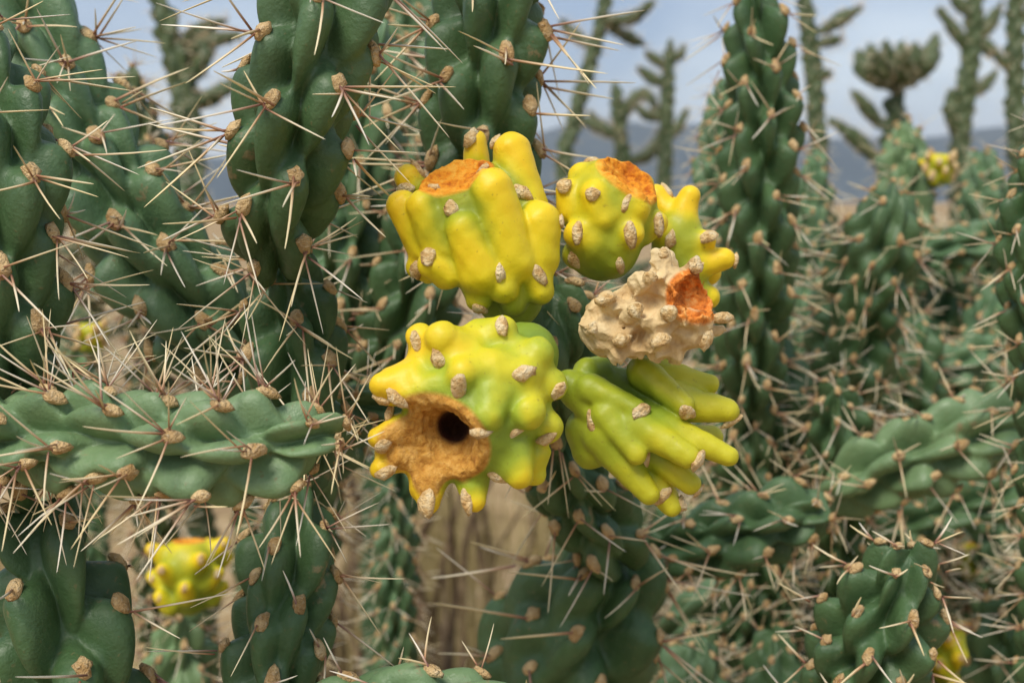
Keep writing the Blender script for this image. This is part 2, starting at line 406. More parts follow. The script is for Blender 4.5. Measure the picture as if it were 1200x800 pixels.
def branch(key, label, joints, mat=G_FRONT, res=0.6, nsp=6, slen=0.0175, srad=0.00025, single=False, root=True, group=None,
           name='cactus_branch', cat='cactus branch', phase=0.0, margin=170, area=1.48e-4, areoles=True, bare=None, asc=1.0, tub=(0.0156, 0.0049, 0.0076)):
    """joints: lists of (x, y, d, width in photograph pixels) from base to tip, the first one rooted in the ground"""
    rs = random.Random(hash(key) % 1000 if not isinstance(key, str) else sum(ord(c) * (i + 3) for i, c in enumerate(key)))
    W = [[P(x, y, d) for x, y, d, _ in j] for j in joints]
    R = [[max(wd, 4) / 2 * d / F_PX for _, _, d, wd in j] for j in joints]
    org = W[0][0].copy()
    if root:
        p0 = W[0][0]; r0 = R[0][0]
        g = np.array([p0[0] * 1.02, p0[1] + 0.03, -0.02])
        t0 = W[0][0] - W[0][1]; t0 = t0 / np.linalg.norm(t0) * 0.35; t1 = np.array([0, 0, -0.35])
        ext = []
        for u_ in (1.0, .7, .48, .32, .2, .11, .05):      # smooth run down to the soil
            h = (2 * u_ ** 3 - 3 * u_ ** 2 + 1) * p0 + (u_ ** 3 - 2 * u_ ** 2 + u_) * t0 + (-2 * u_ ** 3 + 3 * u_ ** 2) * g + (u_ ** 3 - u_ ** 2) * t1
            ext.append(h)
        W[0] = ext + W[0]; R[0] = [r0] * len(ext) + R[0]; org = g.copy(); org[2] = 0
    t = thing(name, label, cat, org, group)
    batch = SpineBatch(); cnt = 0; todo = []
    for k, (w_, r_) in enumerate(zip(W, R)):
        v, q, ar = stem_surface(w_, r_, res, phase + k * 1.3 + rs.random(), rs=rs, area=area, tub=tub)
        mesh_obj('stem', v - org, q, mat, t)
        for a in ar:
            x, y, d = pix(a[0])
            if d < 0.05 or x < -margin or x > 1200 + margin or y < -margin or y > 800 + margin: continue
            facing = np.dot(a[1], CAM - a[0]) / np.linalg.norm(CAM - a[0])
            inside = 0 < x < 1200 and 0 < y < 800
            todo.append((-int(facing > -0.35) * 2 - int(inside), facing, a))
    todo.sort(key=lambda z: (z[0], -z[1]))
    nobj = 0
    for rank, facing, (p, n, ax, f) in todo:
        B = basis(n, ax); sc_ = min(f, 1.04) * asc * rs.uniform(0.85, 1.15)
        ao = None
        if areoles and nobj < 280:
            ao = bpy.data.objects.new('areole', rs.choice(AREOLES)); col.objects.link(ao); ao.parent = t; nobj += 1
            M = Matrix([list(B[i] * sc_) + [(p + n * 0.0003 - org)[i]] for i in range(3)] + [[0, 0, 0, 1]]); ao.matrix_local = M
        for d, ln in spine_dirs(rs, max(0, nsp - (0 if facing > -0.3 else 3) - (3 if bare and pix(p)[1] > bare else 0)) + rs.choice((-1, 0, 0, 1)), slen * min(1.2, f)):
            off = np.array([rs.gauss(0, 0.0006), -0.0012 + rs.gauss(0, 0.0008), 0.0006]) * f
            rad = srad * rs.uniform(0.7, 1.15) * f
            if any(in_cluster(p + B @ d * ln * q_) for q_ in (0.4, 0.7, 1.0)): continue
            if single and ao is not None and cnt < 290 and rank <= -2:
                so = bpy.data.objects.new('spine', rs.choice(SPINES)); col.objects.link(so); so.parent = ao; cnt += 1
                m = to_quat_mat(d) @ Matrix.Rotation(rs.random() * 6.28, 4, 'Z') @ Matrix.Diagonal((rad / sc_, rad / sc_, ln / sc_, 1))
                m.translation = Vector(off / sc_); so.matrix_local = m
            else:
                batch.add(p + B @ off, B @ d, ln, rad, rs)
    batch.build(t, org)
    return t

# ------------------------------------------------------------------ ground, hills
def ground():
    n = 90; g = np.linspace(-1, 1, n); s = np.sign(g) * (np.abs(g) ** 4 * 9000 + np.abs(g) * 4)
    x, y = np.meshgrid(s, s); z = 0.02 * np.sin(x * 2.1) * np.cos(y * 1.7) + 0.015 * np.sin(x * 5.3 + y * 4.1)
    z = np.where(np.hypot(x, y) < 12, z, 0) - 0.015
    i = np.arange(n - 1)[:, None] * n + np.arange(n - 1)[None]
    f = np.stack([i, i + 1, i + n + 1, i + n], -1).reshape(-1, 4)
    o = mesh_obj('ground', np.stack([x, y, z], -1).reshape(-1, 3), f, SOIL); o['kind'] = 'structure'
ground()

def hills():
    n, m = 160, 14; rs = np.random.default_rng(3)
    ph = rs.random(12) * 6.28
    V = []
    for j in range(m):
        t = j / (m - 1)
        for i in range(n):
            a = -1.5 + 3.0 * i / (n - 1)
            ridge = 300 + 60 * math.sin(a * 5 + ph[0]) + 40 * math.sin(a * 11 + ph[1]) + 22 * math.sin(a * 23 + ph[2]) + 10 * math.sin(a * 51 + ph[3])
            d = 5200 + 1800 * t
            up = math.sin(t * math.pi) ** 0.8 * ridge * (1 + 0.12 * math.sin(a * 60 + t * 9) * t)
            V.append((math.sin(a) * d, math.cos(a) * d, up - 3))
    i = (np.arange(m - 1)[:, None] * n + np.arange(n - 1)[None])
    f = np.stack([i, i + 1, i + n + 1, i + n], -1).reshape(-1, 4)
    o = mesh_obj('hills', V, f, HILL); o['kind'] = 'structure'
hills()

# ------------------------------------------------------------------ fruits: smooth-blended solids meshed by surface nets
def smin(a, b, k):
    h = np.clip(0.5 + 0.5 * (b - a) / k, 0, 1); return b + (a - b) * h - k * h * (1 - h)

def surface_nets(D, org, h):
    s = D < 0
    nx, ny, nz = D.shape
    c = np.zeros((nx - 1, ny - 1, nz - 1), np.uint8)
    for dx in (0, 1):
        for dy in (0, 1):
            for dz in (0, 1):
                c += s[dx:nx - 1 + dx, dy:ny - 1 + dy, dz:nz - 1 + dz]
    act = (c > 0) & (c < 8); idx = -np.ones(act.shape, np.int64)
    cells = np.argwhere(act); idx[act] = np.arange(len(cells))
    acc = np.zeros((len(cells), 3)); cnt = np.zeros(len(cells))
    corners = [(a, b, d) for a in (0, 1) for b in (0, 1) for d in (0, 1)]
    for A in corners:
        for ax in range(3):
            if A[ax]: continue
            B = list(A); B[ax] = 1
            va = D[cells[:, 0] + A[0], cells[:, 1] + A[1], cells[:, 2] + A[2]]
            vb = D[cells[:, 0] + B[0], cells[:, 1] + B[1], cells[:, 2] + B[2]]
            m = (va < 0) != (vb < 0); t = np.where(m, va / np.where(m, va - vb, 1), 0)
            q = np.tile(np.array(A, float), (len(cells), 1)); q[:, ax] += t
            acc[m] += q[m]; cnt[m] += 1
    verts = (cells + acc / cnt[:, None]) * h + org
    F = []
    for ax in range(3):
        sl = [slice(None)] * 3; sl2 = [slice(None)] * 3
        sl[ax] = slice(0, -1); sl2[ax] = slice(1, None)
        ch = s[tuple(sl)] != s[tuple(sl2)]
        e = np.argwhere(ch); b, d = (ax + 1) % 3, (ax + 2) % 3
        e = e[(e[:, b] > 0) & (e[:, d] > 0) & (e[:, b] < act.shape[b]) & (e[:, d] < act.shape[d])]
        fl = s[e[:, 0], e[:, 1], e[:, 2]]
        def cell(ob, od):
            q = e.copy(); q[:, b] -= ob; q[:, d] -= od; return idx[q[:, 0], q[:, 1], q[:, 2]]
        f = np.stack([cell(1, 1), cell(0, 1), cell(0, 0), cell(1, 0)], 1)
        f[~fl] = f[~fl][:, ::-1]
        F.append(f)
    return verts, np.vstack(F)

class Fruit:
    """solid described in photograph pixels: x right, y down, z towards the viewer, about (cx, cy) at depth d"""
    def __init__(s, cx, cy, d, half, h=2.4):
        s.cx, s.cy, s.d, s.h = cx, cy, d, h
        g = np.arange(-half, half + h, h); s.g = g; n = len(g)
        s.X, s.Y, s.Z = np.meshgrid(g, g, g, indexing='ij'); s.D = np.full((n, n, n), 400.0)
        s.core = np.full((n, n, n), 400.0); s.cr = np.full((n, n, n), 400.0); s.ho = np.full((n, n, n), 400.0)
    def rel(s, p): return np.array([p[0] - s.cx, -(p[1] - s.cy), p[2]], float)
    def cone(s, a, b, ra, rb, core=False, k=9):
        a, b = s.rel(a), s.rel(b); ba = b - a; L = ba.dot(ba) + 1e-6
        pad = max(ra, rb) + 3 * k
        lo = np.minimum(a, b) - pad; hi = np.maximum(a, b) + pad
        w_ = tuple(slice(max(0, np.searchsorted(s.g, lo[i])), np.searchsorted(s.g, hi[i])) for i in range(3))
        x, y, z = s.X[w_], s.Y[w_], s.Z[w_]
        t = np.clip(((x - a[0]) * ba[0] + (y - a[1]) * ba[1] + (z - a[2]) * ba[2]) / L, 0, 1)
        dd = np.sqrt((x - a[0] - t * ba[0]) ** 2 + (y - a[1] - t * ba[1]) ** 2 + (z - a[2] - t * ba[2]) ** 2) - (ra + (rb - ra) * t)
        s.D[w_] = smin(s.D[w_], dd, k)
        if core:
            t = np.clip(((s.X - a[0]) * ba[0] + (s.Y - a[1]) * ba[1] + (s.Z - a[2]) * ba[2]) / L, 0, 1)
            dd = np.sqrt((s.X - a[0] - t * ba[0]) ** 2 + (s.Y - a[1] - t * ba[1]) ** 2 + (s.Z - a[2] - t * ba[2]) ** 2) - (ra + (rb - ra) * t)
            s.core = np.minimum(s.core, dd)
    def ell(s, c, r, axis=None):
        c = s.rel(c); q = np.stack([s.X - c[0], s.Y - c[1], s.Z - c[2]], -1)
        if axis is not None:
            a = s.rel((axis[0] + s.cx, axis[1] + s.cy, axis[2])); a /= np.linalg.norm(a)
            M = np.array(Vector(a).to_track_quat('Z', 'Y').to_matrix()); q = q @ M
        q = q / np.array(r, float); l = np.sqrt((q ** 2).sum(-1)) + 1e-9
        return (l - 1) * min(r)
    def cut(s, dd, k=5, mask=True, hole=False):
        s.D = -smin(-s.D, dd, k)
        if mask: s.cr = np.minimum(s.cr, np.abs(dd))
        if hole: s.ho = np.minimum(s.ho, dd)
    def samp(s, G, v):
        q = np.clip((v - s.g[0]) / s.h, 0, len(s.g) - 1.001); i = q.astype(int); f = q - i
        r = 0
        for a in (0, 1):
            for b in (0, 1):
                for c in (0, 1):
                    wgt = (f[:, 0] if a else 1 - f[:, 0]) * (f[:, 1] if b else 1 - f[:, 1]) * (f[:, 2] if c else 1 - f[:, 2])
                    r = r + wgt * G[i[:, 0] + a, i[:, 1] + b, i[:, 2] + c]
        return r
    def build(s, label, mat, areoles, name='cactus_fruit', group=None, ripe=(20, 0.0), axis=(0, -1, 0), cr_w=4.0, extra=0, asz=1.0, part='flesh', wob=0.8, cat='fruit', rough=6.0, crumple=0.0):
        rs = random.Random(label)
        if wob:
            s.D = s.D + wob * (np.sin(s.X / 9 + 1) * np.sin(s.Y / 8 + 2) * np.sin(s.Z / 10) + 0.6 * np.sin(s.X / 4.3 + s.Z / 5) * np.sin(s.Y / 4.7 + 1))
        nr = np.random.default_rng(len(label))
        fld = nr.normal(size=s.D.shape)
        for ax_ in range(3): fld = (fld + np.roll(fld, 1, ax_) + np.roll(fld, -1, ax_)) / 3
        s.D = s.D + rough * fld * np.exp(-(s.cr / 7.0) ** 2) * (s.ho > 3)
        if crumple:
            for cell, amp in ((17.0, crumple), (8.0, crumple * .25)):
                m_ = int((s.g[-1] - s.g[0]) / cell) + 3; low = nr.normal(size=(m_, m_, m_)); q = (s.g - s.g[0]) / cell; i_ = q.astype(int); t_ = q - i_; t_ = t_ * t_ * (3 - 2 * t_)
                a_ = low[i_] * (1 - t_)[:, None, None] + low[i_ + 1] * t_[:, None, None]
                a_ = a_[:, i_] * (1 - t_)[None, :, None] + a_[:, i_ + 1] * t_[None, :, None]
                a_ = a_[:, :, i_] * (1 - t_) + a_[:, :, i_ + 1] * t_
                s.D = s.D + amp * (np.minimum(np.abs(a_) * 1.6, 1.3) - 0.5)
        v, f = surface_nets(s.D, np.array([s.g[0]] * 3), s.h)
        for _ in range(1 if crumple else 2):    # relax
            acc = np.zeros_like(v); n = np.zeros(len(v))
            for a, b in ((0, 1), (1, 2), (2, 3), (3, 0)):
                np.add.at(acc, f[:, a], v[f[:, b]]); np.add.at(acc, f[:, b], v[f[:, a]])
                np.add.at(n, f[:, a], 1); np.add.at(n, f[:, b], 1)
            v = v * 0.5 + 0.5 * acc / n[:, None]
        px = s.d / F_PX; W = ROT @ np.diag([px, px, px])
        ctr = P(s.cx, s.cy, s.d)
        a = np.array([axis[0], -axis[1], axis[2]], float); a /= np.linalg.norm(a)
        along = (v @ a) / s.g[-1]
        rp = np.clip(s.samp(s.core, v) / ripe[0], 0, 1.2) * 0.62 + along * 0.45 + ripe[1]
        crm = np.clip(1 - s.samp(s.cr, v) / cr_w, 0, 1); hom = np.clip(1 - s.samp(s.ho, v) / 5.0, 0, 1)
        t = thing(name, label, cat, ctr, group)
        mesh_obj(part, v @ W.T, f, mat, t, {'ripe': rp, 'crater': crm, 'hole': hom})
        gx, gy, gz = [np.gradient(s.D, s.h, axis=i) for i in range(3)]
        for (x, y, an, sz) in areoles:
            i = int(round((x - s.cx - s.g[0]) / s.h)); j = int(round((-(y - s.cy) - s.g[0]) / s.h))
            i, j = np.clip(i, 0, len(s.g) - 1), np.clip(j, 0, len(s.g) - 1)
            c = s.D[i, j]; ins = np.where(c < 0)[0]
            k = ins[-1] if len(ins) else int(np.argmin(c))
            p = np.array([s.g[i], s.g[j], s.g[k]]); n = np.array([gx[i, j, k], gy[i, j, k], gz[i, j, k]]); n /= np.linalg.norm(n) + 1e-9
            if not len(ins): p = p - n * max(0.0, s.D[i, j, k])
            ax = np.array([math.cos(math.radians(an)), math.sin(math.radians(an)), 0.0])
            if abs(ax.dot(n)) > 0.95: ax = np.array([0, 0, 1.0])
            B = ROT @ basis(n, ax); sc_ = sz * asz * s.d / 0.215 * rs.uniform(0.9, 1.1)
            o = bpy.data.objects.new('areole', rs.choice(F_AREOLES)); col.objects.link(o); o.parent = t
            q = W @ p
            o.matrix_local = Matrix([list(B[r] * sc_) + [q[r]] for r in range(3)] + [[0, 0, 0, 1]])
        return t

def fruits():
    # 1 ---- big ripe yellow fruit, crater up and to the left
    f = Fruit(560, 262, 0.222, 132)
    f.cone((598, 345, -25), (548, 248, -8), 40, 64, True)
    f.cut(f.ell((530, 186, 26), (48, 46, 38), (-0.4, -0.7, 0.6)), 5)
    for a, b, ra, rb in [((616, 268, -16), (600, 176, -8), 40, 24), ((598, 305, 26), (577, 228, 46), 36, 27), ((628, 300, 12), (632, 262, 20), 32, 26),
                         ((565, 320, 34), (545, 272, 48), 32, 22), ((520, 290, 20), (499, 246, 34), 30, 21), ((500, 288, 2), (473, 243, 12), 28, 20),
                         ((508, 255, -36), (476, 206, -20), 26, 17), ((556, 215, -60), (557, 158, -50), 24, 14), ((600, 230, -55), (606, 205, -64), 28, 22),
                         ((590, 318, 30), (590, 338, 32), 24, 20), ((626, 322, 16), (632, 340, 14), 24, 19), ((525, 318, 22), (508, 312, 30), 26, 18),
                         ((600, 340, 10), (602, 354, 12), 24, 18), ((560, 335, 20), (562, 350, 20), 24, 17), ((500, 312, -6), (490, 312, -4), 24, 16)]:
        f.cone(a, b, ra * .88, rb * .95, k=4.5)
    f.build('big yellow fruit with a ragged orange crater on top, above the hollow fruit', YELLOW,
            [(492, 193, -45, 1.25), (474, 221, 20, 1.1), (508, 222, 150, 0.9), (531, 250, 90, 1.1), (565, 204, 20, 1.1), (613, 229, -30, 1.2), (580, 163, 70, 1.0),
             (551, 154, 80, 1.2), (505, 304, 80, 1.15), (489, 316, 80, 0.9), (587, 321, 100, 1.15), (629, 321, 120, 1.1), (563, 362, 100, 1.0), (655, 262, 80, .9)],
            ripe=(20, 0.10), axis=(-0.35, -0.9, 0.1), cr_w=16)
    # 2 ---- rounder ripe fruit
    f = Fruit(715, 255, 0.232, 96)
    f.cone((708, 285, -10), (716, 238, -6), 44, 54, True)
    for a, b, ra, rb in [((690, 230, -8), (680, 204, -4), 26, 14), ((672, 245, 10), (664, 224, 16), 22, 14), ((702, 255, 28), (694, 232, 38), 24, 16), ((690, 285, 20), (676, 277, 30), 24, 17),
                         ((728, 280, 22), (735, 276, 33), 24, 17), ((735, 250, 20), (742, 248, 32), 22, 16), ((755, 265, 0), (768, 262, 4), 22, 15), ((750, 230, -20), (755, 214, -18), 20, 13), ((715, 300, 10), (722, 306, 14), 24, 15), ((690, 300, 0), (674, 300, 6), 22, 16), ((715, 220, -35), (718, 196, -36), 20, 14)]:
        f.cone(a, b, ra, rb, k=9)
    f.cut(f.ell((742, 204, 22), (40, 32, 22), (0.45, -0.7, 0.6)), 4)
    f.build('rounded yellow fruit with a slanting orange scar, beside the big yellow fruit', YELLOW,
            [(693, 186, -20, 1.1), (660, 222, 30, 1.0), (691, 233, 10, 1.0), (674, 277, 80, 1.0), (735, 280, 90, 1.1), (729, 242, 60, .8), (770, 264, 90, 1.0), (724, 312, 100, .9), (673, 305, 90, .9)],
            ripe=(16, 0.30), axis=(0.3, -0.9, 0.1), cr_w=12)
    # 3 ---- knobbly yellow fruit behind the dried one
    f = Fruit(808, 290, 0.246, 110)
    f.cone((795, 330, -5), (795, 282, 0), 30, 32, True)
    for a, b, ra, rb in [((790, 262, 0), (770, 228, -4), 18, 13), ((796, 265, 8), (806, 232, 12), 20, 13), ((808, 290, 14), (824, 283, 24), 18, 11), ((815, 310, 10), (846, 305, 16), 20, 13),
                         ((812, 300, -20), (835, 318, -30), 20, 15), ((812, 340, 0), (830, 348, 0), 20, 14), ((780, 280, 15), (775, 274, 20), 18, 14), ((810, 380, 0), (816, 412, 2), 18, 14), ((800, 320, 0), (806, 380, -4), 26, 20), ((790, 260, -20), (788, 240, -30), 20, 14)]:
        f.cone(a, b, ra, rb, k=7)
    f.build('knobbly yellow fruit with finger-like lobes behind the dried fruit', YELLOW,
            [(826, 279, 20, 1.0), (783, 283, 80, 1.0), (783, 222, 60, .9), (812, 315, 40, .9), (757, 222, 60, .8), (858, 306, 60, .8)],
            ripe=(12, 0.22), axis=(0.3, -0.9, 0))
    # 4 ---- dried husk
    f = Fruit(760, 365, 0.216, 108, 1.7)
    f.cone((716, 382, -10), (785, 364, 0), 36, 50, True)
    for a, b, ra, rb in [((700, 385, 0), (690, 384, 8), 20, 12), ((735, 405, 0), (725, 414, 6), 24, 14), ((780, 410, 0), (790, 416, 4), 22, 12), ((745, 345, 15), (752, 330, 20), 22, 14)]:
        f.cone(a, b, ra, rb, k=5)
    for x, y, r, lift in [(757, 350, 28, 0), (722, 379, 20, 0), (699, 364, 16, 1), (748, 401, 19, 0), (798, 400, 20, 1), (702, 404, 14, 2), (728, 338, 16, 2), (772, 423, 16, 2), (735, 424, 16, 1), (782, 386, 13, 0), (784, 324, 13, 2), (690, 384, 8, 2), (757, 376, 9, 1)]:
        i = int(round((x - f.cx - f.g[0]) / f.h)); j = int(round((-(y - f.cy) - f.g[0]) / f.h)); c_ = np.where(f.core[i, j] < 2)[0]
        z = f.g[c_[-1]] + lift + 4 if len(c_) else 0
        f.cut(f.ell((x, y, z), (r, r * .9, r)), 1.6, mask=False)
    f.cut(f.ell((812, 348, 26), (26, 32, 24), (0.75, -0.1, 0.65)), 3)
    for a, b, ra, rb in [((764, 335, 10), (768, 298, 14), 12, 6), ((774, 335, 8), (779, 297, 12), 11, 6), ((800, 330, 0), (812, 313, 10), 10, 8), ((805, 372, 14), (845, 372, 6), 11, 5), ((795, 390, 16), (824, 402, 18), 13, 7), ((805, 392, 10), (826, 384, 20), 9, 6), ((800, 385, -5), (852, 387, -6), 12, 4), ((790, 330, -20), (786, 300, -16), 14, 7),
                         ((715, 360, 8), (708, 351, 22), 13, 9), ((735, 372, 20), (740, 365, 34), 12, 10), ((768, 378, 28), (778, 368, 46), 11, 9), ((725, 398, 16), (725, 399, 28), 12, 11), ((764, 402, 20), (769, 399, 33), 13, 10), ((745, 335, 18), (757, 328, 32), 12, 8), ((700, 385, 4), (692, 384, 14), 10, 7)]:
        f.cone(a, b, ra, rb, k=4)
    f.build('shrivelled tan dried fruit with an orange torn opening', DRIED,
            [(708, 352, 20, 1.2), (740, 365, 30, 1.2), (726, 399, 20, 1.2), (769, 398, 20, 1.15), (778, 368, 20, 1.3), (692, 384, 60, .9), (757, 327, 0, 1.1), (812, 311, 70, 1.1), (846, 372, 0, 1.1), (824, 398, 60, 1.1), (774, 298, 80, .8)],
            ripe=(20, 0), cr_w=15, wob=1.2, part='husk', crumple=3.2)
    # 5 ---- hollow fruit facing the viewer
    f = Fruit(550, 485, 0.205, 142)
    f.cone((615, 418, -55), (548, 490, -5), 42, 72, True)
    for a, b, ra, rb in [((505, 445, 5), (462, 452, 14), 36, 22), ((505, 545, -5), (500, 570, -2), 30, 20), ((485, 520, -5), (460, 530, 0), 30, 20), ((590, 525, 10), (600, 540, 15), 32, 22), ((560, 435, 35), (545, 436, 54), 28, 18), ((530, 410, 20), (520, 396, 34), 32, 19), ((505, 415, 0), (493, 395, 8), 26, 16),
                         ((610, 425, 5), (628, 415, 18), 34, 20), ((610, 470, 26), (618, 480, 42), 32, 20), ((630, 445, 0), (646, 450, 8), 30, 18), ((620, 490, -5), (640, 500, 4), 30, 19), ((570, 400, -5), (588, 388, 6), 30, 18), ((590, 440, 30), (612, 438, 34), 30, 19),
                         ((620, 540, -20), (625, 556, -20), 28, 15), ((510, 420, -30), (490, 420, -40), 26, 16)]:
        f.cone(a, b, ra * 1.03, rb * 1.06, k=14)
    f.cut(f.ell((508, 526, 62), (62, 58, 50), (-0.26, 0.28, 0.90)), 5)
    f.cut(f.ell((526, 506, 22), (34, 31, 24), (-0.1, 0.1, 1)), 8)
    f.cut(f.ell((531, 500, 4), (18, 17, 48), (-0.05, 0.05, 1)), 6, hole=True)
    for a, b, ra, rb in [((482, 448, 22), (450, 450, 30), 26, 14), ((470, 500, 8), (446, 511, 20), 17, 13), ((468, 535, 2), (446, 547, 12), 17, 12), ((503, 565, 2), (503, 588, 12), 18, 13), ((553, 560, -2), (556, 585, 8), 22, 14),
                         ((600, 530, 15), (609, 554, 24), 26, 16), ((576, 466, 44), (573, 482, 58), 27, 19), ((530, 447, 44), (480, 458, 34), 17, 15)]:
        f.cone(a, b, ra, rb, k=7)
    f.build('yellow-green fruit with a wide brown hollow and dark hole facing forward', LIME,
            [(470, 466, -40, 1.45), (448, 466, 10, 1.0), (452, 484, 60, 1.0), (452, 519, 10, 1.1), (456, 551, 20, 1.3), (501, 586, 80, 1.3), (546, 584, 100, 1.35), (584, 554, -35, 1.4), (566, 501, 10, 1.3), (541, 452, 70, 1.5), (515, 418, 100, 1.4), (489, 401, 95, 1.2),
             (614, 434, 25, 1.4), (605, 502, 15, 1.3), (652, 456, 60, 1.1), (640, 513, 40, 1.2), (589, 381, 90, 1.1)],
            ripe=(24, 0.08), axis=(-0.8, 0.35, 0.35), cr_w=18)
    # 6 ---- green fruit with long fingers
    f = Fruit(760, 505, 0.225, 122)
    f.cone((722, 470, -30), (752, 500, -12), 40, 46, True)
    for a, b, ra, rb in [((668, 452, 5), (690, 484, 16), 20, 13), ((690, 455, 20), (741, 476, 38), 19, 12), ((752, 436, 12), (796, 472, 34), 20, 13), ((778, 440, -15), (832, 451, -10), 20, 13), ((790, 470, 5), (850, 480, 16), 25, 14),
                         ((765, 495, 25), (846, 530, 42), 21, 12), ((742, 495, 32), (798, 529, 56), 22, 14), ((708, 485, 30), (742, 528, 46), 19, 12), ((705, 510, 15), (757, 575, 26), 26, 13), ((765, 530, 10), (806, 564, 22), 20, 13), ((765, 560, -5), (786, 592, 2), 22, 13), ((690, 505, -5), (692, 528, 0), 28, 22), ((700, 440, -20), (690, 436, -10), 24, 18), ((800, 520, -30), (840, 515, -40), 24, 14)]:
        f.cone(a, b, ra, rb, k=5)
    f.build('green fruit with long drooping finger lobes hanging under the dried fruit', GREENF,
            [(692, 492, 100, 1.2), (747, 479, 20, 1.15), (798, 481, 120, 1.1), (859, 500, 80, 1.1), (808, 533, 40, 1.15), (752, 537, 60, 1.1), (775, 579, 40, 1.15), (800, 588, 70, 1.1), (815, 572, 30, .8)],
            ripe=(22, 0.12), axis=(0.8, 0.3, 0))

def small_fruit(label, x, y, d, w_, mat, ripe, seed):
    """egg-shaped fruit of short knobs seen out of focus"""
    r = random.Random(seed); f = Fruit(x, y, d, w_ * 0.72, max(2.0, w_ / 34))
    f.cone((x, y + 0.24 * w_, 0), (x, y - 0.10 * w_, 0), 0.26 * w_, 0.36 * w_, True)
    ar = []
    for k in range(16):
        a = k * 2.4 + r.random() * 0.3; t = -0.30 + 0.62 * k / 15
        rr = 0.42 - 0.12 * abs(t) + (0.04 if t < 0 else 0)
        tip = (x + math.cos(a) * rr * w_, y + t * w_ - 0.07 * w_, math.sin(a) * rr * w_)
        f.cone((x + math.cos(a) * 0.25 * w_, y + t * w_ + 0.05 * w_, math.sin(a) * 0.25 * w_), tip, 0.14 * w_, 0.085 * w_, k=0.04 * w_)
        if math.sin(a) > -0.1: ar.append((tip[0], tip[1], 80, 0.9))
    f.cut(f.ell((x, y - 0.52 * w_, 0), (0.26 * w_, 0.26 * w_, 0.16 * w_), (0, -1, 0.1)), 0.03 * w_)
    f.build(label, mat, ar, ripe=(0.18 * w_, ripe), cr_w=0.03 * w_, wob=0, rough=0, asz=0.6)

# ------------------------------------------------------------------ cacti in the plane of focus
branch('CGF', 'tall dark green cactus branch of three stacked joints left of the fruits',
       [[(318, 850, .234, 112), (326, 760, .234, 122), (340, 680, .236, 120), (348, 610, .240, 110), (350, 575, .243, 92)],
        [(352, 560, .245, 80), (352, 500, .246, 110), (350, 430, .245, 128), (338, 350, .243, 124), (328, 296, .240, 96)],
        [(324, 306, .232, 90), (322, 255, .222, 132), (334, 190, .216, 146), (352, 115, .213, 150), (376, 35, .212, 150), (396, -50, .214, 148), (408, -140, .218, 120)]],
       res=1.0, single=True, phase=0.4, bare=620, nsp=5)
branch('BD', 'thick green cactus branch at the picture edge carrying the sideways branch',
       [[(84, 860, .224, 176), (74, 750, .224, 180), (56, 660, .226, 160), (40, 585, .230, 120)],
        [(30, 570, .232, 100), (18, 480, .222, 128), (2, 400, .216, 140), (0, 300, .213, 146), (2, 200, .213, 144), (-8, 100, .216, 128), (-24, 30, .22, 96)]],
       res=1.0, single=True, phase=1.9, bare=560, nsp=5)
branch('A', 'horizontal bright green cactus branch with long spines and tan areoles',
       [[(-110, 530, .222, 100), (-30, 516, .208, 118), (60, 512, .203, 124), (160, 518, .200, 130), (260, 524, .198, 134), (335, 518, .198, 128), (392, 508, .200, 112)]],
       mat=G_LIGHT, res=1.0, single=True, root=False, phase=2.6, slen=0.0165, nsp=6, area=1.36e-4, tub=(0.0148, 0.0047, 0.0084))
branch('E', 'slanting green cactus branch with wavy ridges leaning away from the tall dark one',
       [[(305, 445, .268, 90), (250, 385, .266, 132), (190, 310, .264, 142), (135, 225, .263, 138), (95, 145, .264, 132), (55, 65, .266, 128), (15, -15, .27, 124), (-20, -90, .274, 100)]],
       mat=G_BACK, res=1.0, single=True, root=False, phase=0.2, nsp=5, slen=0.015)
branch('HIR', 'cactus branch carrying the fruit cluster, rising from low behind it to above it',
       [[(585, 900, .335, 120), (620, 830, .332, 150), (668, 750, .328, 168), (722, 668, .322, 150), (738, 640, .32, 120)],
        [(722, 652, .312, 80), (690, 600, .302, 112), (664, 545, .290, 112), (652, 500, .280, 90)],
        [(655, 505, .276, 80), (656, 450, .264, 112), (656, 390, .256, 122), (650, 340, .254, 105)],
        [(628, 372, .268, 70), (588, 290, .266, 110), (564, 190, .262, 138), (566, 100, .258, 142), (578, 10, .256, 140), (590, -70, .256, 130), (596, -140, .258, 110)]],
       res=0.9, single=True, phase=0.9, bare=480, nsp=5)
branch('S', 'smooth pale green cactus joint lying along the bottom edge below the hollow fruit',
       [[(330, 900, .215, 90), (400, 850, .213, 125), (480, 842, .212, 130), (560, 846, .212, 128), (640, 870, .214, 100)]], mat=G_LIGHT, res=0.9, nsp=2, slen=.010, single=True, phase=2.2, root=False)
branch('Q', 'fat upright cactus tip with swollen ridges standing alone low beside the horizontal tip',
       [[(975, 890, .272, 130), (1000, 820, .268, 138), (1030, 740, .263, 142), (1055, 680, .259, 134), (1066, 648, .257, 118)]], res=0.9, nsp=2, slen=.0085, single=True, phase=1.0, area=0.80e-4, asc=.75, tub=(0.0114, 0.0035, 0.0078))
fruits()

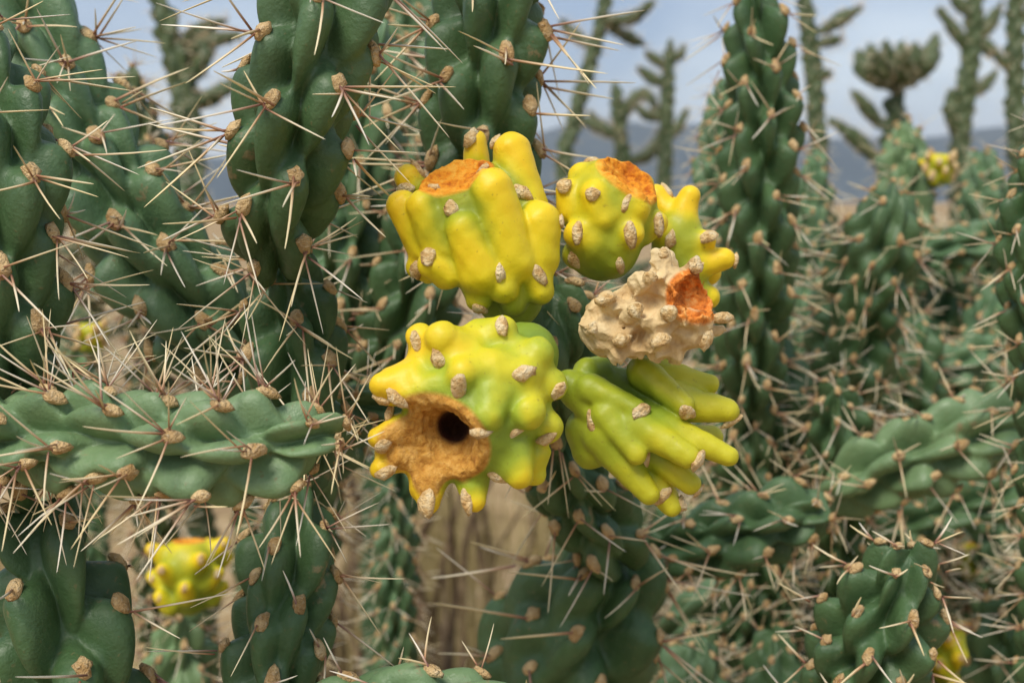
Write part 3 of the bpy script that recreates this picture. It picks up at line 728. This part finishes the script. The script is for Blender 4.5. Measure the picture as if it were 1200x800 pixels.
# ------------------------------------------------------------------ softer cacti just behind
MID = [
 ('J1', 'blurred upright cactus branch seen between the tall dark branch and the big fruit', [[(330, 900, .39, 80), (345, 700, .385, 84), (360, 580, .375, 90), (400, 480, .36, 96)], [(408, 490, .358, 70), (402, 400, .35, 104), (398, 310, .345, 108), (415, 200, .34, 106), (436, 100, .34, 100), (450, 30, .342, 80)]], G_BACK, {}),
 ('J2', 'dark cactus branch tucked behind the big yellow fruit', [[(405, 500, .35, 80), (440, 455, .345, 96), (470, 400, .34, 108), (486, 340, .335, 110), (500, 270, .335, 110), (500, 200, .34, 90)]], G_FRONT, dict(root=False)),
 ('J3', 'short dark cactus joint ending behind the tip of the horizontal branch', [[(560, 500, .285, 80), (500, 486, .275, 96), (450, 478, .268, 100), (405, 474, .266, 90)]], G_FRONT, dict(root=False)),
 ('J4', 'spiny blurred cactus branch rising between the tall dark branch and the one above the fruits', [[(470, 330, .46, 60), (478, 230, .45, 74), (484, 130, .45, 78), (478, 40, .45, 76), (470, -30, .45, 60)]], G_BACK, {}),
 ('K', 'tall upright dark cactus column with tan areoles right of the fruits', [[(880, 760, .43, 70), (878, 600, .415, 78), (878, 480, .40, 84)], [(880, 490, .396, 60), (884, 400, .385, 88), (888, 300, .375, 94), (894, 190, .368, 96), (892, 80, .364, 92), (884, 0, .362, 84), (882, -20, .362, 78)]], G_FRONT, dict(single=True)),
 ('K2', 'thin blurred cactus column pressed close behind the tall dark column', [[(842, 640, .52, 46), (838, 420, .50, 52), (838, 280, .49, 54), (842, 170, .49, 52), (852, 90, .49, 40)]], G_BACK, {}),
 ('L', 'leaning cactus branch with a pale crown of areoles right of the tall column', [[(975, 560, .45, 60), (982, 480, .44, 78), (996, 410, .43, 88), (1018, 330, .42, 88), (1038, 260, .41, 82), (1042, 222, .41, 70)]], G_FRONT, {}),
 ('M', 'short upright cactus tip in front of the foot of the tall column', [[(908, 640, .42, 60), (906, 540, .415, 74), (905, 460, .41, 80), (904, 400, .41, 68)]], G_FRONT, {}),
 ('N', 'small upright cactus tip with a white woolly crown of areoles', [[(990, 660, .41, 64), (986, 560, .395, 72), (982, 500, .385, 78), (980, 452, .378, 70)]], G_FRONT, {}),
 ('O', 'thick cactus branch reaching sideways out of the picture above the fat tip', [[(985, 575, .37, 80), (1060, 540, .362, 100), (1140, 512, .358, 104), (1220, 484, .36, 100), (1290, 460, .366, 80)]], G_LIGHT, dict(root=False)),
 ('P', 'horizontal cactus branch ending in a blunt spiny tip below the green fruit', [[(730, 655, .352, 70), (800, 640, .345, 90), (870, 622, .338, 98), (930, 606, .333, 98), (972, 598, .331, 84)]], G_FRONT, dict(root=False, single=True)),
 ('T', 'dark cactus branch cut by the right picture edge with long pale spines', [[(1225, 460, .31, 80), (1215, 360, .305, 84), (1212, 270, .302, 86), (1222, 190, .30, 76), (1235, 130, .30, 60)]], G_FRONT, {}),
 ('V', 'blurred spiny cactus tip rising above the slanting branch', [[(170, 330, .46, 60), (166, 240, .45, 66), (160, 160, .45, 66), (150, 85, .45, 56)]], G_FAR, dict(nsp=10)),
 ('X', 'pale blurred cactus joint holding a yellow fruit between the two dark lower stems', [[(205, 860, .47, 80), (210, 790, .46, 92), (216, 720, .455, 76)]], G_LIGHT, {}),
 ('Y', 'small pale cactus joint in the gap beside the slanting branch with a tiny fruit', [[(75, 560, .47, 60), (84, 480, .46, 66), (92, 415, .46, 58)]], G_LIGHT, {}),
 ('U1', 'blurred cactus branch lying sideways behind the leaning branch', [[(1060, 310, .56, 50), (1110, 292, .55, 56), (1170, 280, .545, 58), (1230, 270, .55, 50)]], G_BACK, dict(root=False)),
 ('U2', 'blurred green cactus top beside the tiny yellow fruit', [[(1068, 330, .60, 54), (1062, 240, .59, 60), (1060, 190, .59, 60), (1062, 145, .59, 50)]], G_LIGHT, {}),
 ('U3', 'bushy blurred green cactus top right of the tiny yellow fruit', [[(1160, 360, .64, 50), (1155, 260, .63, 58), (1150, 180, .63, 54)]], G_BACK, {}),
 ('U4', 'blurred cactus branch standing close right of the tall dark column', [[(952, 420, .56, 44), (948, 300, .55, 50), (950, 230, .55, 50), (958, 180, .55, 42)]], G_BACK, {}),
 ('U5', 'dark blurred cactus branch rising behind the thick sideways branch', [[(1075, 640, .50, 60), (1072, 520, .49, 68), (1068, 440, .485, 70), (1072, 370, .485, 60)]], G_FRONT, {}),
 ('U6', 'low blurred cactus branch lying under the thick sideways branch', [[(1000, 640, .46, 60), (1080, 610, .45, 66), (1160, 585, .45, 66), (1230, 570, .45, 60)]], G_FRONT, dict(root=False)),
 ('U7', 'dark blurred cactus stem at the picture edge beside the fat upright tip', [[(1190, 880, .42, 90), (1180, 780, .415, 96), (1176, 700, .41, 84)]], G_FRONT, {}),
 ('U8', 'blurred low cactus joint pointing sideways beneath the blunt horizontal tip', [[(790, 740, .45, 60), (840, 712, .44, 74), (895, 690, .44, 74), (935, 672, .44, 60)]], G_BACK, dict(root=False)),
 ('U9', 'blurred cactus joint near the bottom edge right of the fruit branch foot', [[(800, 880, .42, 70), (812, 800, .41, 80), (820, 745, .41, 70)]], G_BACK, {}),
 ('U10', 'blurred small cactus tip near the bottom edge beside the fat upright tip', [[(905, 890, .42, 60), (912, 810, .41, 76), (905, 742, .41, 66)]], G_FRONT, {}),
 ('U11', 'blurred upright cactus branch behind the woolly crowned tip', [[(955, 600, .52, 50), (948, 480, .51, 60), (940, 390, .51, 60), (945, 330, .51, 50)]], G_BACK, {}),
 ('U12', 'blurred cactus branch against the right edge below the long pale spines', [[(1170, 620, .55, 60), (1165, 500, .54, 66), (1160, 400, .54, 66), (1165, 340, .54, 56)]], G_BACK, {}),
 ('U14', 'blurred cactus branch filling the gap between the tall column and the leaning branch', [[(930, 700, .62, 44), (932, 480, .61, 52), (926, 400, .60, 56), (934, 320, .60, 54), (930, 262, .60, 44)]], G_FRONT, {}),
 ('U15', 'blurred cactus branch right of the leaning branch with a rounded top', [[(1104, 640, .60, 50), (1108, 480, .59, 58), (1100, 400, .58, 60), (1108, 320, .58, 56), (1112, 268, .58, 46)]], G_FRONT, {}),
 ('U16', 'blurred short cactus arm leaning over between the tall column and the leaning branch', [[(960, 470, .56, 46), (972, 400, .55, 54), (990, 340, .55, 54), (984, 280, .55, 44)]], G_FRONT, {}),
 ('U17', 'blurred cactus arm crossing under the leaning branch towards the picture edge', [[(1010, 470, .50, 54), (1070, 440, .50, 62), (1130, 425, .50, 62), (1180, 400, .50, 54)]], G_BACK, dict(root=False)),
 ('U18', 'blurred cactus stem standing between the fruit branch foot and the fat upright tip', [[(860, 900, .50, 60), (858, 800, .49, 66), (868, 720, .49, 66), (862, 660, .49, 56)]], G_FRONT, {}),
 ('U13', 'pale blurred cactus joint holding a yellow fruit right of the fat upright tip', [[(1135, 860, .60, 60), (1138, 770, .59, 68), (1140, 690, .59, 60)]], G_LIGHT, {}),
]
for key, label, joints, mat, kw in MID:
    a = dict(res=0.55, nsp=4, slen=0.0130, srad=0.00024, asc=0.85, area=1.22e-4, tub=(0.0140, 0.0043, 0.0086), phase=len(key) * 0.7 + len(label) * 0.31)
    a['nsp'] = 2 if key[0] == 'U' else 3; a['res'] = 0.55 if key[0] == 'U' else 0.75; a.update(kw); branch(key, label, joints, mat, **a)

small_fruit('blurred bright yellow knobbly fruit between the two dark lower stems', 221, 672, .43, 98, YELLOW, 0.30, 1)
small_fruit('tiny blurred yellow fruit in the gap beside the slanting branch', 107, 394, .455, 40, YELLOW, 0.32, 2)
small_fruit('tiny orange-yellow fruit in front of the far hills', 1099, 198, .58, 44, YELLOW, 0.34, 3)
small_fruit('blurred yellow fruit low beside the fat upright cactus tip', 1132, 772, .50, 96, YELLOW, 0.30, 4)
small_fruit('small blurred yellow fruit above the pale joint near the right edge', 1140, 656, .585, 50, YELLOW, 0.24, 5)

# ------------------------------------------------------------------ cacti against the sky
def cholla(label, branches, spines=True, group='cacti standing against the sky', mat=G_FAR):
    """branches: lists of (x, y, d, width px); the first one is the trunk and stands on the ground"""
    rs = random.Random(label)
    p0 = P(*branches[0][0][:3]); org = np.array([p0[0], p0[1] , 0.0])
    t = thing('cholla_cactus', label, 'cactus', org, group); b = SpineBatch()
    for k, br in enumerate(branches):
        w_ = [P(x, y, d) for x, y, d, _ in br]; r_ = [wd / 2 * d / F_PX for _, _, d, wd in br]
        if k == 0:
            w_ = [np.array([p0[0], p0[1], -0.02]), np.array([p0[0], p0[1], p0[2] * 0.5])] + w_; r_ = [r_[0] * 1.2, r_[0] * 1.1] + r_
        v, q, ar = stem_surface(w_, r_, 0.28, rs.random() * 6, rs=rs)
        mesh_obj('trunk' if k == 0 else 'branch', v - org, q, mat, t)
        for (p, n, ax, f) in ar:
            if p[2] < 0.35: continue
            B = basis(n, ax)
            for d, ln in spine_dirs(rs, 2, 0.010): b.add(p, B @ d, ln, 0.0003, rs)
    b.build(t, org)

D = 1.35
cholla('far cactus with a leaning trunk and arms against the sky behind the big fruit',
       [[(660, 230, D, 24), (672, 148, D, 24), (690, 80, D, 23), (706, 20, D, 22), (714, -40, D, 18)], [(710, 24, D, 16), (740, 22, D - .03, 18), (768, 0, D - .05, 15)], [(712, 32, D, 14), (736, 44, D, 17), (757, 54, D, 14)],
        [(680, 140, D, 14), (704, 150, D, 16), (728, 162, D, 13)], [(700, 60, D, 12), (672, 40, D + .05, 15), (655, 22, D + .05, 12)]])
D = 1.5
cholla('far forked cactus with crooked arms behind the two yellow fruits',
       [[(730, 260, D, 22), (730, 190, D, 23), (726, 150, D, 22), (722, 110, D, 20), (720, 96, D, 16)], [(728, 140, D, 14), (742, 118, D, 17), (757, 110, D, 16), (774, 138, D - .04, 14)], [(734, 190, D, 14), (760, 180, D, 17), (778, 152, D, 14)],
        [(726, 160, D, 12), (704, 150, D, 15), (690, 128, D, 12)]])
D = 1.45
cholla('far upright cactus with short side arms left of the tall dark column',
       [[(776, 280, D, 20), (778, 210, D, 22), (781, 140, D, 22), (783, 86, D, 20), (786, 46, D, 15)], [(780, 100, D, 13), (764, 92, D, 16), (746, 78, D, 12)], [(781, 138, D, 13), (760, 136, D, 15), (741, 122, D, 12)],
        [(782, 160, D, 13), (794, 150, D, 15), (806, 126, D, 12)], [(783, 80, D, 12), (768, 70, D, 15), (755, 60, D, 12)], [(784, 70, D, 12), (796, 66, D, 14), (802, 52, D, 11)]])
D = 1.1
cholla('far cactus with side arms against white cloud right of the tall dark column',
       [[(960, 220, D, 26), (956, 150, D, 27), (954, 88, D, 27), (948, 40, D, 26), (940, -30, D, 22)], [(956, 40, D, 14), (984, 24, D, 18), (1012, 8, D, 14)], [(956, 52, D, 13), (974, 48, D, 16), (988, 44, D, 12)], [(956, 90, D, 13), (966, 88, D, 15), (976, 86, D, 12)]])
D = 1.4
bowl = [[(1046, 260, D, 40), (1046, 180, D, 40), (1050, 130, D, 36), (1050, 104, D, 34)]]
for dx, dy, dz in [(-46, -42, 0), (-30, -50, .03), (-12, -54, -.03), (6, -54, .03), (22, -52, -.02), (34, -48, .02), (48, -62, 0), (-24, -40, -.05), (10, -40, -.06)]:
    bowl.append([(1050 + dx * .15, 108 + dy * .1, D, 18), (1050 + dx * .75, 102 + dy * .45, D + dz * .6, 26), (1050 + dx, 102 + dy, D + dz, 20)])
bowl += [[(1034, 150, D, 14), (1018, 130, D, 18), (998, 106, D, 14)], [(1036, 200, D, 14), (1004, 164, D, 20), (970, 138, D, 14)]]
cholla('far cactus with a broad bowl-shaped crown of stubby joints', bowl)
D = 1.5
cholla('far many-armed cactus against bright cloud beside the bowl-shaped one',
       [[(1122, 260, D, 26), (1126, 168, D, 28), (1132, 110, D, 28), (1138, 60, D, 27), (1142, 0, D, 24), (1144, -40, D, 20)], [(1134, 60, D, 14), (1120, 38, D, 17), (1098, 8, D, 13)], [(1138, 20, D, 13), (1126, 8, D, 16), (1112, -8, D, 13)],
        [(1136, 112, D, 13), (1152, 102, D, 16), (1170, 82, D, 13)], [(1140, 50, D, 14), (1158, 30, D, 19), (1174, 2, D, 14)], [(1142, 40, D, 14), (1160, 58, D, 18), (1176, 66, D, 14)], [(1124, 160, D, 20), (1116, 130, D, 24), (1114, 104, D, 18)]])
D = 1.2
cholla('far thick-trunked cactus at the picture edge under bright cloud',
       [[(1196, 260, D, 28), (1192, 168, D, 30), (1190, 80, D, 29), (1190, 0, D, 26), (1190, -40, D, 22)], [(1190, 84, D, 13), (1178, 74, D, 17), (1164, 60, D, 13)], [(1192, 30, D, 14), (1206, 16, D, 18), (1218, 0, D, 14)]])
D = 0.95
cholla('far dark cactus with several arms against the grey sky above the slanting branch',
       [[(226, 300, D, 40), (224, 200, D, 42), (215, 110, D, 42), (202, 50, D, 40), (180, -20, D, 34)], [(216, 100, D, 18), (238, 70, D, 24), (246, 20, D, 18)], [(212, 70, D, 16), (244, 50, D, 22), (286, 40, D, 16)], [(218, 130, D, 16), (250, 112, D, 22), (290, 92, D, 16)], [(206, 60, D, 14), (232, 36, D, 20), (268, 24, D, 15)]])

# ------------------------------------------------------------------ scrubby cacti filling the middle distance
def scrub(k, x, d, top, w_, arms):
    r = random.Random(k * 17 + 3); ytop = top
    tr = [(x + r.uniform(-15, 15), ytop + 420 / d * .5, d, w_ * 1.1), (x, ytop + 130, d, w_), (x + r.uniform(-20, 20), ytop, d, w_ * .75)]
    br = [tr]
    for i in range(arms):
        t = r.uniform(0.15, 0.95); y0 = ytop + 20 + t * 240; s = r.choice((-1, 1)); ln = r.uniform(45, 95) * w_ / 30
        dz = r.uniform(-.14, .14)
        br.append([(x, y0, d, w_ * .6), (x + s * ln * .6, y0 - ln * .25, d + dz * .6, w_ * .85), (x + s * ln * r.uniform(.9, 1.1), y0 - ln * r.uniform(.3, 1.0), d + dz, w_ * .6)])
    return br
SCRUB = [(860, .95, 270, 34, 8, 'behind the foot of the tall dark column'), (930, .80, 280, 38, 8, 'just right of the tall dark column'), (1010, .85, 250, 36, 8, 'behind the top of the leaning branch'),
         (1090, .78, 260, 40, 9, 'below the tiny orange-yellow fruit'), (1165, .72, 260, 42, 8, 'behind the dark branch with long pale spines'), (1230, .7, 330, 42, 6, 'half cut off beside the dark branch with long pale spines'),
         (690, 1.3, 250, 24, 7, 'below the far leaning-trunked cactus'), (780, 1.15, 270, 28, 8, 'below the far upright cactus with short side arms'), (120, .85, 190, 34, 7, 'behind the slanting branch, below a spiny tip'),
         (60, .9, 220, 34, 6, 'between the thick edge branch and the slanting branch'), (440, 1.0, 210, 30, 7, 'behind the blurred upright branch near the big fruit'), (300, .9, 240, 36, 6, 'behind the waist of the tall three-jointed branch'),
         (1000, .62, 440, 46, 7, 'behind the white-crowned small tip'), (1120, .60, 460, 48, 7, 'behind the thick sideways branch'), (860, .68, 460, 44, 7, 'behind the green finger-lobed fruit'),
         (770, .75, 560, 40, 6, 'under the green finger-lobed fruit'), (940, .62, 640, 46, 6, 'beneath the blunt horizontal tip'),
         (900, 1.15, 215, 28, 8, 'far behind the tall dark column, below white cloud'), (985, 1.25, 205, 26, 8, 'at the foot of the far cactus with side arms'), (1085, 1.2, 205, 26, 8, 'at the foot of the bowl-crowned cactus'), (1150, 1.0, 215, 30, 8, 'at the foot of the many-armed far cactus'), (820, 1.2, 225, 26, 8, 'left of the tall dark column behind the knobbly fruit')]
for k, (x, d, top, w_, arms, where) in enumerate(SCRUB):
    cholla('out-of-focus scrubby cactus ' + where, scrub(k, x, d, top, w_, arms), group='scrubby cacti in the tangle', mat=(G_BACK if k % 3 == 1 else G_FAR if k % 3 == 0 else G_FRONT))

# ------------------------------------------------------------------ stones, dead sticks and dry grass on the ground
def rock(x, y, d, size, label, seed):
    me = blob_mesh('rock', size, size * 0.8, size * 0.62, seed, ROCK, 0.22)
    o = bpy.data.objects.new('rock', me); col.objects.link(o); p = P(x, y, d)
    o.location = (p[0], p[1], size * 0.25); o.rotation_euler = (0, 0, seed)
    o['label'] = label; o['category'] = 'rock'; o['group'] = 'pale rocks on the soil'
for k, (x, y, d, s_, lb) in enumerate([(592, 690, 2.35, .17, 'largest pale sandy rock on the soil, under the hollow fruit'), (545, 640, 2.7, .13, 'pale rock on the soil behind the bare twigs'), (470, 650, 2.6, .10, 'small pale rock on the soil beside the tall dark branch foot')]):
    rock(x, y, d, s_, lb, k + 2)

def sticks(x, d, n, seed, label):
    r = random.Random(seed); p = P(x, 700, d); org = np.array([p[0], p[1], 0])
    t = thing('dead_shrub', label, 'dead shrub', org, 'dead shrubs on the soil')
    for k in range(n):
        a = r.uniform(0, 6.28); ln = r.uniform(.25, .6); lean = r.uniform(.1, .5)
        e = np.array([math.cos(a) * lean * ln, math.sin(a) * lean * ln, ln])
        pts = [np.zeros(3), e * .4 + np.array([r.gauss(0, .02), r.gauss(0, .02), 0]), e * .75 + np.array([r.gauss(0, .03), r.gauss(0, .03), 0]), e]
        rad = r.uniform(.004, .011)
        Q, R, u = catmull(pts, [rad, rad * .8, rad * .6, rad * .3], .03); T, X, Y = frames(Q)
        th = np.linspace(0, 2 * np.pi, 6, endpoint=False)
        V = Q[:, None] + R[:, None, None] * (X[:, None] * np.cos(th)[None, :, None] + Y[:, None] * np.sin(th)[None, :, None])
        i0 = np.arange(len(u) - 1)[:, None] * 6; j = np.arange(6)[None]
        f = np.stack([i0 + j, i0 + (j + 1) % 6, i0 + 6 + (j + 1) % 6, i0 + 6 + j], -1).reshape(-1, 4)
        mesh_obj('twig', V.reshape(-1, 3), f, WOOD, t)
sticks(480, 1.55, 12, 1, 'dead brown shrub of bare twigs below the hollow fruit')
sticks(530, 1.9, 12, 2, 'dead brown shrub of bare twigs behind the first dead shrub')
sticks(505, 1.1, 16, 8, 'low dead shrub of dark twigs just behind the pale joint at the bottom edge')
sticks(455, 1.25, 14, 9, 'dark bare twigs standing beside the tall dark branch')
sticks(400, 1.8, 10, 3, 'dead twiggy shrub half hidden by the tall dark branch')

def grass():
    r = np.random.default_rng(11); V, F = [], []; n = 0
    for c in range(260):
        d = r.uniform(0.9, 5.0); x = r.uniform(-0.55, 0.55) * d; hgt = r.uniform(.06, .22)
        for k in range(26):
            a = r.uniform(0, 6.28); b = np.array([x + r.normal(0, .03), d + r.normal(0, .03), -.01])
            ln = hgt * r.uniform(.6, 1.2); le = r.uniform(.1, .6) * ln
            tip = b + np.array([math.cos(a) * le, math.sin(a) * le, ln]); md = (b + tip) / 2 + np.array([0, 0, .12 * ln])
            sx = np.array([-math.sin(a), math.cos(a), 0]) * .0016
            V += [b - sx, b + sx, md - sx * .8, md + sx * .8, tip - sx * .1, tip + sx * .1]
            F += [(n, n + 1, n + 3, n + 2), (n + 2, n + 3, n + 5, n + 4)]; n += 6
    for c in range(60):                                    # taller tussocks in the open gap
        d = r.uniform(1.0, 2.6); x = (r.uniform(410, 660) - 600) / F_PX * d; hgt = r.uniform(.18, .42)
        for k in range(30):
            a = r.uniform(0, 6.28); b = np.array([x + r.normal(0, .025), d + r.normal(0, .025), -.01])
            ln = hgt * r.uniform(.6, 1.2); le = r.uniform(.05, .35) * ln
            tip = b + np.array([math.cos(a) * le, math.sin(a) * le, ln]); md = (b + tip) / 2 + np.array([0, 0, .08 * ln])
            sx = np.array([-math.sin(a), math.cos(a), 0]) * .0018
            V += [b - sx, b + sx, md - sx * .8, md + sx * .8, tip - sx * .1, tip + sx * .1]
            F += [(n, n + 1, n + 3, n + 2), (n + 2, n + 3, n + 5, n + 4)]; n += 6
    o = mesh_obj('dry_grass', V, np.array(F), STRAW); o['kind'] = 'stuff'; o['label'] = 'dry straw-coloured grass on the desert soil'; o['category'] = 'grass'
grass()

# ------------------------------------------------------------------ air
def haze():
    import bmesh
    bm = bmesh.new(); bmesh.ops.create_cube(bm, size=1.0)
    me = bpy.data.meshes.new('haze'); bm.to_mesh(me); bm.free()
    o = bpy.data.objects.new('haze', me); col.objects.link(o)
    o.scale = (20000, 20000, 520); o.location = (0, 0, 255)
    m = bpy.data.materials.new('air'); m.use_nodes = True; t = m.node_tree; t.nodes.clear()
    ou = t.nodes.new('ShaderNodeOutputMaterial'); v = t.nodes.new('ShaderNodeVolumePrincipled')
    v.inputs['Color'].default_value = (0.78, 0.86, 1.0, 1); v.inputs['Density'].default_value = 7e-5
    t.links.new(v.outputs[0], ou.inputs['Volume']); me.materials.append(m)
    o['kind'] = 'stuff'; o['label'] = 'thin blue air between the cacti and the far hills'; o['category'] = 'haze'
haze()
